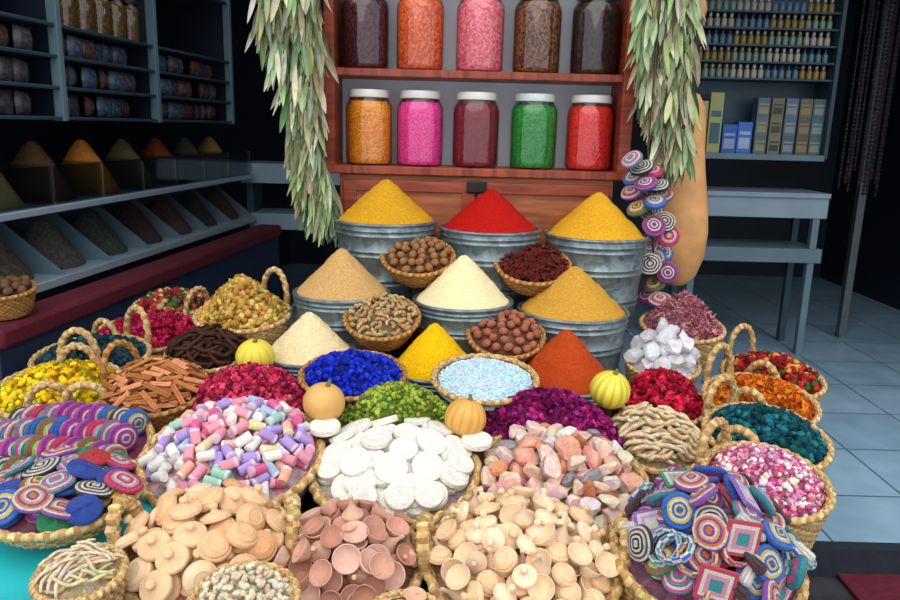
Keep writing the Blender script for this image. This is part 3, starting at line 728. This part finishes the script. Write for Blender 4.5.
loose('pink_rosebuds', 'deep pink dried rosebuds heaped left of the cobalt blue basket', 'rosebuds', 250, 387, 2.3, 72, .17, .14, [ROSE, ROSE, PETAL], 1100, .023, [(214,50,98),(178,30,74),(232,96,126),(200,60,92),(160,36,62)], 41)
loose('green_buds', 'bright green dried buds heaped behind the white discs', 'dried buds', 396, 402, 2.18, 64, .15, .12, [BUD, LEAF, BUD], 1200, .016, [(130,152,46),(104,132,38),(164,178,74),(86,110,40),(148,160,56)], 42)
loose('purple_flowers', 'dark magenta dried flowers heaped behind the pink rocks', 'dried flowers', 547, 413, 2.18, 78, .18, .15, [ROSE, PETAL, FLW], 1300, .022, [(150,22,100),(118,14,78),(178,44,124),(134,28,96),(96,12,62)], 43)
def ribbed(label, px, py, Y, rpx, c, c2, ribs, seed, amp):
    p = P(px, py, Y); R = rpx*mpx(px, py, Y); t = thing('ornamental_gourd', label, 'gourd', T((p.x, p.y, p.z-R*.95)) @ Rz(seed) @ Rx(.25))
    prof = [(R*math.sin(q), R*.95-R*.95*math.cos(q)) for q in np.linspace(0, PI, 18)]; prof[0] = (0, prof[0][1]+.004); prof[-1] = (0, prof[-1][1]-.006)
    MB().lathe(prof, 60, rmod=lambda a, i: 1+amp*math.cos(ribs*a), col=lambda i, j: c2 if (math.cos(ribs*2*PI*(j+.5)/60) < -.35) else c).obj('body', mat('gourd_rind', attr=True, rough=.5, var=.12, scale=15), t, ang=180)
    MB().tube([(0,0,R*1.86), (.002,0,R*1.98), (.008,.002,R*2.1)], lambda i: R*(.13-.03*i), 8, col=(120,110,60)).obj('stem', MATTR, t)
    riser(p.x, p.y, p.z-R*.95-.001, R*.3)
ribbed('yellow green gourd beside the dark pods', 255, 355, 2.45, 19, (226,206,70), (206,186,56), 12, .3, .008)
ribbed('plain tan gourd between the pink rosebuds and green buds', 320, 401, 2.06, 21, (218,168,96), (216,164,92), 12, 1.1, .004)
ribbed('striped tan gourd between the green buds and purple flowers', 461, 418, 2.03, 21, (226,172,86), (214,154,68), 14, 2.0, .006)
ribbed('bright yellow gourd with green ribs beside the right buckets', 606, 388, 2.32, 20, (240,218,74), (200,186,60), 14, .8, .008)
# ------------------------------------------------------------------ front row of big baskets
B = basket('large shallow basket of pastel chalk sticks at front left', 233, 455, 1.9, 87, .10, 14, .82, .010, .05, (), rim=.015, fill=(206,170,180))
def ktube(c):
    L, r = .0225, .0135
    b = MB().lathe([(0,-L),(r*.9,-L),(r,-L+.002),(r,L*.6)], 16, M=Ry(PI/2), col=lambda i, j: jit(c, .05), rmod=lambda t, i: 1+.05*math.sin(3*t))
    cc = tuple(int(x*.45+232*.55) for x in c)
    cp = MB().lathe([(r,L*.6),(r*1.01,L*.97),(r*.93,L),(0,L)], 16, M=Ry(PI/2), col=cc, rmod=lambda t, i: 1+.05*math.sin(3*t))
    return kind('chalk_stick', [('stick', b, MWAX), ('pale_end', cp, MWAX)])
tubes = []
for nm, c, wt in (('lilac',(178,146,208),4),('rose pink',(230,150,168),4),('peach',(234,180,154),2),('pale yellow',(234,216,156),1),('mint',(160,204,184),1),('sky blue',(160,186,216),1),('white',(232,224,216),4),('hot pink',(220,100,146),2)):
    tubes += [(ktube(c), f'{nm} pastel stick with paler end in the front left basket', 'chalk stick', f'{nm} chalk sticks')]*wt
random.seed(3); random.shuffle(tubes)
pile(B, tubes, 280, 35, 21, extra=.02, cap=.044, rf=.9, cell=.004, press=.94)
B2 = basket('large shallow basket of white chalky discs at front centre', 395, 468, 1.9, 82, .10, 14, .82, .012, .035, (), rim=.016, fill=(190,184,172))
def kchalk(R=.044, th=.019):
    prof = [(0,-th/2),(R*.93,-th/2),(R*.99,-th*.38),(R,0),(R*.99,th*.38),(R*.93,th/2),(R*.6,th*.5),(R*.32,th*.48),(R*.22,th*.36),(0,th*.34)]
    return kind('chalk_disc', [(None, MB().lathe(prof, 32, col=lambda i, j: jit((238,232,220), .04), rmod=lambda t, i: 1+.008*math.sin(3*t+i)), MCHALK, 40)])
chd = kchalk(); chd2 = kchalk(.039, .017)
w1 = (chd, 'white chalky round disc with a dimple in the front centre basket', 'disc', 'white discs in the basket')
pile(B2, [w1, w1, (chd2, 'smaller white chalky disc in the front centre basket', 'disc', 'smaller white discs in the basket')], 120, 22, 22, extra=.015, cap=.042, rf=.8, press=.9)
for px, py, Y, lab in ((477, 441, 1.97, 'flat white disc lying alone beside the striped tan gourd'), (325, 427, 1.98, 'flat white disc lying alone below the plain tan gourd')):
    p = P(px, py, Y); spawn(chd, T(p) @ Rx(.12), lab, 'disc'); riser(p.x, p.y, p.z-.013, .02)
B3 = basket('large shallow basket of pink and white mineral rocks at front right', 558, 482, 1.9, 88, .10, 14, .82, .014, .045, (), rim=.015, fill=(206,160,138))
def krock(c, s, seed, m=None, name='mineral_rock'):
    random.seed(seed); bm = bmesh.new(); bmesh.ops.create_icosphere(bm, subdivisions=2, radius=1)
    pl = [(Vector((random.gauss(0,1), random.gauss(0,1), random.gauss(0,1))).normalized(), random.uniform(.42, .8)) for _ in range(11)]
    sc = Vector((random.uniform(1, 1.4), random.uniform(.75, 1), random.uniform(.55, .8)))
    vs = []
    for v in bm.verts:
        q = v.co*(1+random.uniform(-.06, .06))
        for n_, d in pl:
            dd = q.dot(n_)
            if dd > d: q -= n_*(dd-d)
        vs.append((q.x*sc.x*s, q.y*sc.y*s, q.z*sc.z*s))
    fs = [tuple(w.index for w in f.verts) for f in bm.faces]; bm.free()
    return kind(name, [(None, MB().add(vs, fs, [jit(c, .08) for _ in fs]), m or MROCK, 14)])
rk = []
for i, (nm, c, s) in enumerate((('pale peach',(240,200,176),.040),('orange',(224,146,98),.034),('white',(240,230,222),.038),('salmon pink',(232,166,142),.043),('cream',(240,216,190),.034),('light pink',(242,206,194),.041),('rusty',(204,122,84),.030),('grey',(150,144,146),.032))):
    rk += [(krock(c, s, 60+i), f'{nm} mineral rock in the front right basket', 'rock', f'{nm} rocks')]*(1 if nm in ('rusty', 'grey') else 2)
random.seed(4); random.shuffle(rk)
pile(B3, rk, 180, 90, 23, cell=.005, extra=.015, cap=.05, rf=.84, press=.94)
# ------------------------------------------------------------------ nearest baskets with clay pieces
G1 = basket('deep handled basket of tan clay discs at the lower left', 207, 548, 1.47, 82, .2, 13, .85, .012, .045, (172, 14), hw=.05, hh=.1, rim=.014, fill=(180,136,98))
def kcap(c, R=.035):
    prof = [(0,-.008),(R*.9,-.008),(R,-.006),(R*1.01,.001),(R*.97,.004),(R*.86,.0055),(R*.8,.010),(R*.5,.0155),(R*.44,.0145),(R*.1,.015),(0,.015)]
    return kind('terracotta_disc', [(None, MB().lathe(prof, 32, col=lambda i, j: jit(c, .03)), MCLAY, 25)])
def kcapk(c, R=.033):  # flat clay lid with a small knob on top
    prof = [(0,-.006),(R*.94,-.006),(R,-.004),(R,.003),(R*.94,.006),(R*.8,.007),(R*.5,.011),(R*.26,.013),(R*.2,.018),(R*.3,.022),(R*.3,.027),(R*.22,.030),(0,.031)]
    return kind('clay_lid', [(None, MB().lathe(prof, 32, col=lambda i, j: jit(c, .03)), MCLAY, 25)])
it = []
for nm, c in (('tan',(222,178,134)),('pale sand',(232,200,162)),('orange brown',(212,158,112))):
    it.append((kcap(c), f'{nm} flat clay disc in the lower left handled basket', 'clay disc', f'{nm} clay discs'))
st = (kcapk((228,188,146), .034), 'light clay lid with a knob in the lower left handled basket', 'clay stamp', 'knobbed clay lids')
pile(G1, it+[st, st], 160, 45, 24, extra=.02, cap=.05, rf=.9, press=.93)
G2 = basket('deep basket of pinkish clay cups at the bottom centre', 349, 562, 1.47, 72, .2, 13, .85, .012, .045, (), rim=.013, fill=(170,124,106))
def kcup(c, R=.033):
    prof = [(0,-.012),(R*.5,-.012),(R*.55,-.008),(R*.9,.004),(R,.012),(R*.94,.013),(R*.75,.004),(R*.4,-.002),(0,-.003)]
    return kind('clay_cup', [(None, MB().lathe(prof, 26, col=lambda i, j: jit(c, .03)), MCLAY)])
def ktag(c, R=.026):
    base = MB().lathe([(0,-.012),(R*.75,-.012),(R,-.002),(R,.001),(0,.001)], 24, col=c)
    lid = MB().lathe([(R*.96,.001),(R*.9,.004),(R*.5,.014),(R*.24,.026),(R*.16,.034),(R*.24,.04),(R*.2,.045),(0,.047)], 24, col=jit(c, .06))
    return kind('miniature_tagine', [('dish', base, MCLAY), ('lid', lid, MCLAY)])
it = [(kcup((206,156,134), .028), 'pinkish shallow clay cup in the bottom centre basket', 'clay cup', 'pinkish clay cups'), (kcup((188,134,112), .025), 'small darker clay cup in the bottom centre basket', 'clay cup', 'darker clay cups'), (kcup((218,178,158), .030), 'large pale pink clay cup in the bottom centre basket', 'clay cup', 'pale clay cups')]
pile(G2, it+it+[(ktag((212,168,146), .024), 'tiny conical clay pot with lid in the bottom centre basket', 'clay pot', 'tiny conical pots')], 180, 45, 25, extra=.02, cap=.05, rf=.9, press=.93)
G3 = basket('wide handled basket of beige clay pieces at the bottom right of centre', 522, 562, 1.47, 94, .2, 13, .85, .012, .04, (176, 4), hw=.05, hh=.1, rim=.014, fill=(200,164,126))
it = [(kcapk((230,194,152), .030), 'beige clay lid with a stubby knob in the bottom basket', 'clay stamp', 'beige stamps'), (kcapk((238,210,174), .026), 'small pale clay lid in the bottom basket', 'clay stamp', 'pale stamps'), (kcup((232,200,162), .028), 'beige shallow clay cup among the lids', 'clay cup', 'beige cups'), (kcap((228,190,148), .027), 'beige flat clay disc among the lids', 'clay disc', 'beige discs')]
pile(G3, it+it+[(ktag((226,188,146), .023), 'tiny beige conical pot among the lids', 'clay pot', 'beige conical pots')], 260, 55, 26, extra=.02, cap=.048, rf=.9, press=.93)
H1 = basket('small basket of pale seed pods at the bottom edge left of centre', 244, 599, 1.24, 52, .07, 6, .8, .008, .02, (), rim=.009, rise=False, fill=(206,192,162))
b = H1['F'] @ Vector((0,0,0)); riser(b.x, b.y, b.z-.01, .03)
sd = [(kpod((234,222,196), .022, .006, .004, 'seed_pod', (216,200,166)), 'pale cream seed pod in the small bottom basket', 'seed pod', 'cream seed pods'), (kpod((218,200,166), .017, .0055, .003, 'seed_pod'), 'small beige seed pod in the small bottom basket', 'seed pod', 'beige seed pods')]
pile(H1, sd, 200, 40, 27, extra=.01, cell=.004, cap=.014)
H2 = basket('small basket whose rim shows at the bottom edge of centre', 405, 622, 1.22, 42, .07, 6, .8, .02, .02, (), rim=.009, rise=False)
b = H2['F'] @ Vector((0,0,0)); riser(b.x, b.y, b.z-.01, .03)
pile(H2, [(kcup((226,176,150), .022), 'small pink clay cup in the basket at the bottom edge', 'clay cup', 'cups in the edge basket')], 14, 30, 37, cap=.02)
# left foreground: turquoise chest ------------------------------------------------------
tz = .655
tx1 = P(131, 560, 1.45).x
tq = thing('turquoise_chest', 'turquoise painted chest under the tray of woven discs', 'chest', T((0, 0, -.12)))
MB().box(-1.25, tx1, 1.12, 1.72, 0, tz+.08).obj('body', MTURQ, tq, bevel=.006)
MB().box(-1.27, tx1+.012, 1.10, 1.74, tz+.08, tz+.12).obj('lid', MTURQ, tq, bevel=.008)
S = basket('small basket of pale roots on the turquoise chest', 80, 574, 1.28, 41, .08, 8, .8, .008, .02, (), rim=.010, rise=False, fill=(190,170,136))
rt = [(kpod((230,212,180), .085, .0036, .014, 'pale_root', (206,184,146)), 'long pale twisted root in the small basket on the chest', 'root', 'long pale roots'), (kpod((214,194,156), .065, .0036, -.012, 'pale_root'), 'short pale twisted root in the small basket on the chest', 'root', 'short pale roots')]
pile(S, rt, 100, 14, 28, extra=.01, cell=.004, cap=.022, yaw=(-.2, 1.5), rf=.6)
TR = basket('shallow tray of woven discs on the turquoise chest', 64, 493, 1.58, 72, .045, 6, .85, .008, .02, (), rim=.012, rise=False, fill=(130,80,90))
it = [(k, f'{nm} ringed woven disc on the tray over the turquoise chest', 'woven disc', f'{nm} discs on the tray') for nm, k in DKL]
it += [(kdisc([c]*8, .038), f'plain {nm} felt disc on the tray over the turquoise chest', 'felt disc', f'plain {nm} discs') for nm, c in (('red',(206,30,40)),('yellow',(240,200,44)),('green',(30,140,90)),('blue',(30,70,170)))]
random.seed(2); random.shuffle(it)
pile(TR, it, 100, 30, 29, extra=.01, cap=.04, rf=.86, press=.92)
UB = basket('handled basket packed with upright woven discs behind the tray', 64, 450, 1.98, 82, .12, 10, .85, .02, .03, (100,), rim=.012, fill=(130,60,94))
random.seed(5)
for j, yy in enumerate((-.15, -.07, .02, .11)):
    w = math.sqrt(max(0, (UB['R']*.92)**2-yy*yy)); n = int(2*w/.033)
    for i in range(n):
        x = -w+.014+i*.033; nm, k = DK[random.choice([3,7,7,0,4,4,5,6,3,2,1,7])]
        r = math.hypot(x, yy)/UB['R']
        M = UB['F'] @ T((x, yy+random.uniform(-.008, .008), UB['h']-.02+.03*(1-r*r)+.036)) @ Rz(random.uniform(-.18, .18)-.5) @ Ry(RAD(random.uniform(66, 80))) @ Rz(random.uniform(0, 6))
        spawn(k, M, f'{nm} ringed woven disc standing upright in the left handled basket', 'woven disc', f'upright {nm} discs')
# left side baskets ----------------------------------------------------------------------
B = basket('handled basket of yellow dried flowers at the left edge', 58, 388, 2.42, 60, .14, 8, .8, .03, .03, (-68, 96), rim=.012, hh=.13)
bheap(B, 'yellow_flowers', 'bright yellow dried flowers in the left handled basket', 'dried flowers', .07, [FLW, BUD, PETAL], 900, .022, [(228,190,20),(244,214,48),(202,162,18),(236,202,36),(170,140,30)], 51)
B = basket('basket of cinnamon sticks at left between yellow flowers and rosebuds', 156, 388, 2.28, 49, .12, 14, .75, .008, .03, (150,), rim=.010, hh=.12, pal=DSTRAW, fill=(110,66,40))
def kcinn(c, L=.075, r=.011):
    m = MB(); vs = []; fs = []; cs = []
    for sgn in (1, -1):
        o = len(vs)
        for e in (-1, 1):
            for q in np.linspace(0, 1.8*PI, 16):
                rr = r*(1-q*.1); vs.append((e*L/2, sgn*(r*.85-rr*math.cos(q)), rr*math.sin(q)))
        for i in range(15):
            fs.append((o+i, o+i+1, o+16+i+1, o+16+i)); cs.append(jit(c, .16))
    return kind('cinnamon_stick', [(None, m.add(vs, fs, cs), MATTR, 180)])
it = [(kcinn((188,120,74), .08, .0062), 'brown cinnamon stick in the left basket', 'cinnamon stick', 'brown cinnamon sticks'), (kcinn((204,142,94), .065, .006), 'lighter short cinnamon stick in the left basket', 'cinnamon stick', 'light cinnamon sticks'), (kcinn((160,96,56), .095, .006), 'long dark cinnamon stick in the left basket', 'cinnamon stick', 'dark cinnamon sticks')]
pile(B, it, 130, 12, 30, yaw=(-.8, .8), extra=.02, rf=.82, cap=.038)
B = basket('basket of dark brown pods behind the cinnamon', 208, 352, 2.58, 40, .12, 12, .78, .008, .03, (), rim=.010, fill=(40,24,20))
it = [(kpod((52,30,24), .11, .008, .03, 'dark_pod', (74,44,34)), 'long dark brown curved pod behind the cinnamon', 'pod', 'long dark pods'), (kpod((70,42,32), .085, .008, -.02, 'dark_pod'), 'shorter dark brown pod behind the cinnamon', 'pod', 'short dark pods')]
pile(B, it, 80, 14, 31, yaw=(-.6, .6), extra=.02, rf=.8, cap=.035)
B = basket('handled basket of dark teal buds at far left', 92, 356, 2.72, 54, .14, 6, .8, .03, .03, (-75, 60), rim=.012, hh=.14)
bheap(B, 'dark_teal_buds', 'dark teal dried buds in the far left handled basket', 'dried buds', .055, [BUD, LEAF], 620, .024, [(24,56,66),(16,40,50),(36,76,84),(50,50,60)], 52)
B = basket('basket of golden dried flower buds behind the dark pods', 243, 314, 2.85, 46, .15, 8, .8, .03, .03, (60,), rim=.011, hh=.14)
bheap(B, 'golden_buds', 'golden beige dried flower heads piled high in a basket', 'dried flowers', .16, [FLW, BUD, ROSE], 900, .026, [(196,156,76),(216,180,100),(168,126,56),(186,142,62)], 53, conic=True)
B = basket('basket of red dried petals at the left behind the teal buds', 150, 332, 3.1, 54, .13, 5, .8, .03, .03, (-110,), rim=.011, hh=.14)
bheap(B, 'red_petals', 'crimson pink dried petals in the basket behind the teal buds', 'dried petals', .06, [ROSE, PETAL], 760, .026, [(190,30,76),(210,48,92),(160,22,56)], 54)
B = basket('rearmost left handled basket of red and green potpourri', 172, 304, 3.42, 36, .14, 6, .8, .03, .03, (-30,), rim=.011, hh=.12)
bheap(B, 'mixed_potpourri', 'mixed red green and cream potpourri in the rearmost left basket', 'potpourri', .06, [PETAL, BUD, LEAF], 420, .032, [(150,30,40),(70,100,40),(200,180,130),(180,80,40),(90,40,60)], 55)
FB = basket('small basket of brown nuts at the far left edge', 4, 290, 2.9, 28, .1, 8, .7, .012, .03, (), rim=.010, pal=DSTRAW, fill=(80,56,40))
pile(FB, [(knut((110,78,54), .017), 'dull brown nut in the far left basket', 'nut', 'nuts in the far left basket')], 40, 90, 33, cap=.028)
# right side baskets -----------------------------------------------------------------------
B = basket('basket of dusty pink dried flowers beside the right bucket', 682, 326, 3.1, 40, .14, 8, .8, .03, .03, (), rim=.011)
bheap(B, 'dusty_pink_flowers', 'dusty pink dried flower sprigs piled high at the right', 'dried flowers', .16, [SPIKE, SPIKE, FLW], 1300, .026, [(192,116,130),(166,90,106),(212,148,156),(150,84,90)], 61, conic=True)
B = basket('basket of white crystal lumps at the right', 662, 362, 2.8, 36, .12, 12, .8, .008, .05, (), rim=.010, fill=(214,212,212))
pile(B, [(krock((244,244,246), .052, 81, MCRYS, 'crystal_lump'), 'white crystal lump in the basket above the red roses', 'crystal', 'white crystal lumps'), (krock((242,236,240), .042, 82, MCRYS, 'crystal_lump'), 'small pinkish white crystal above the red roses', 'crystal', 'small white crystals')], 60, 90, 34, extra=.05, cap=.055)
B = basket('basket of crimson rosebuds at the right', 662, 402, 2.5, 43, .13, 10, .8, .03, .03, (), rim=.011)
bheap(B, 'crimson_rosebuds', 'crimson dried rosebuds heaped below the white crystals', 'rosebuds', .11, [ROSE], 620, .027, [(200,20,60),(170,14,44),(222,54,86),(130,20,34)], 62)
B = basket('basket of pale bark sticks right of the purple flowers', 656, 440, 2.2, 48, .12, 16, .75, .008, .03, (), rim=.012, fill=(170,146,108))
it = [(kpod((228,208,170), .085, .007, .012, 'bark_stick', (204,178,134)), 'pale beige bark stick right of the purple flowers', 'bark stick', 'pale bark sticks'), (kpod((212,186,142), .06, .007, -.01, 'bark_stick'), 'short tan bark stick right of the purple flowers', 'bark stick', 'tan bark sticks')]
pile(B, it, 110, 18, 35, extra=.03, yaw=(-.9, .5), cap=.038, rf=.8)
RB = dict(rim=.012, taper=.8, sink=.03, mound=.03)
B = basket('rearmost right handled basket of red and green potpourri', 772, 376, 3.0, 48, .2, 8, handles=(110, -125), hh=.15, **RB)
bheap(B, 'mixed_potpourri', 'dark red and green potpourri in the rearmost right basket', 'potpourri', .08, [PETAL, BUD, LEAF], 600, .03, [(150,24,30),(60,90,36),(110,20,30),(200,150,70),(190,40,40)], 63)
B = basket('handled basket of orange dried flowers at the right', 760, 400, 2.6, 54, .2, 9, handles=(120, -125), hh=.14, **RB)
bheap(B, 'orange_flowers', 'bright orange dried flowers in the right handled basket', 'dried flowers', .07, [FLW, PETAL], 800, .026, [(228,116,20),(244,146,40),(200,86,20),(160,76,30)], 64)
B = basket('handled basket of dark teal dried leaves at the right', 766, 436, 2.22, 59, .2, 11, handles=(120, -135), hh=.12, **RB)
bheap(B, 'teal_leaves', 'dark teal dried leaves in the right handled basket', 'dried leaves', .07, [LEAF, BUD, PETAL], 900, .024, [(14,80,90),(10,60,72),(30,108,118),(20,64,66)], 65)
B = basket('deep handled basket of pink and white dried buds at the right', 766, 480, 1.86, 60, .24, 12, handles=(130,), hh=.1, **RB)
bheap(B, 'pink_white_buds', 'pink and white dried buds in the deep right basket', 'dried buds', .07, [BUD, FLW, PETAL], 1300, .016, [(222,138,168),(240,202,212),(198,96,138),(244,228,224),(180,74,116)], 66)
RBk = basket('wide basket of woven discs and bangles at the lower right', 706, 556, 1.45, 90, .14, 14, .85, .008, .065, (), rim=.013, fill=(140,90,110))
it = [(k, f'{nm} ringed woven disc in the lower right basket', 'woven disc', f'{nm} discs lower right') for nm, k in DKM]
itb = [(k, f'{nm} striped woven bangle in the lower right basket', 'bangle', f'{nm} bangles lower right') for nm, k in BG]
def ksquare(c1, c2, c3, s=.035):
    m = MB(); z = .005
    for q, c, h in ((1, c1, z), (.8, W_, z*1.1), (.6, c2, z*1.2), (.36, c3, z*1.3)):
        a = s*q; m.box(-a, a, -a, a, -z*.5 if q == 1 else h-.002, h, c)
    return kind('square_coaster', [(None, m, MYARN)])
it2 = [(ksquare((214,60,90),(234,150,170),(50,154,154)), 'square red and white woven coaster in the lower right basket', 'coaster', 'red square coasters'), (ksquare((160,110,200),(200,170,220),W_), 'square lilac woven coaster in the lower right basket', 'coaster', 'lilac square coasters'), (ksquare((60,150,100),(150,200,160),(234,120,150)), 'square green and pink woven coaster in the lower right basket', 'coaster', 'green square coasters')]
def ktassel(c, c2):
    m = MB().lathe([(0,-.034),(.011,-.032),(.0125,-.024),(.010,.0),(.006,.012),(.0055,.015)], 18, M=Ry(PI/2), col=lambda i, j: jit(c if j % 2 else c2, .08), rmod=lambda t, i: 1+.08*math.cos(9*t))
    m.lathe([(.0055,.015),(.009,.02),(.009,.028),(.005,.034),(0,.035)], 18, M=Ry(PI/2), col=jit(c2, .1))
    return kind('yarn_tassel', [(None, m, MYARN, 180)])
it3 = [(ktassel((240,234,224),(214,204,190)), 'white yarn tassel in the lower right basket', 'tassel', 'white tassels'), (ktassel((60,34,40),(90,54,56)), 'dark brown yarn tassel in the lower right basket', 'tassel', 'dark tassels')]
pile(RBk, it+it+itb+it2+it3, 280, 65, 36, extra=.05, cell=.005, cap=.075, rf=.92, tmin=5, press=.93)
# ------------------------------------------------------------------ light
w = bpy.data.worlds.new('world'); scene.world = w; w.use_nodes = True
bg = w.node_tree.nodes['Background']; bg.inputs[0].default_value = (.84, .91, 1.0, 1); bg.inputs[1].default_value = 1.32
sd_ = bpy.data.lights.new('sun', 'SUN'); so = bpy.data.objects.new('sun', sd_); COL.objects.link(so)
sd_.energy = 1.75; sd_.angle = RAD(80); sd_.color = (1, .95, .88)
so.rotation_euler = Euler((RAD(38), RAD(-10), 0)); so.location = (0, -2, 5)
def fill_light(loc, e, size, col):  # unseen area light, added to brighten the dim shop interior
    l = bpy.data.lights.new('interior_fill', 'AREA'); l.energy = e; l.size = size; l.color = col
    o = bpy.data.objects.new('interior_fill', l); COL.objects.link(o); o.location = loc
q = LF @ Vector((1.6, -.7, 2.95)); fill_light(q, 6, 1.2, (.8,.9,1))
fill_light((2.6, 4.2, 2.95), 9, 1.0, (.8,.92,1))
scene.view_settings.view_transform = 'Standard'
scene.view_settings.look = 'None'
scene.view_settings.exposure = .05
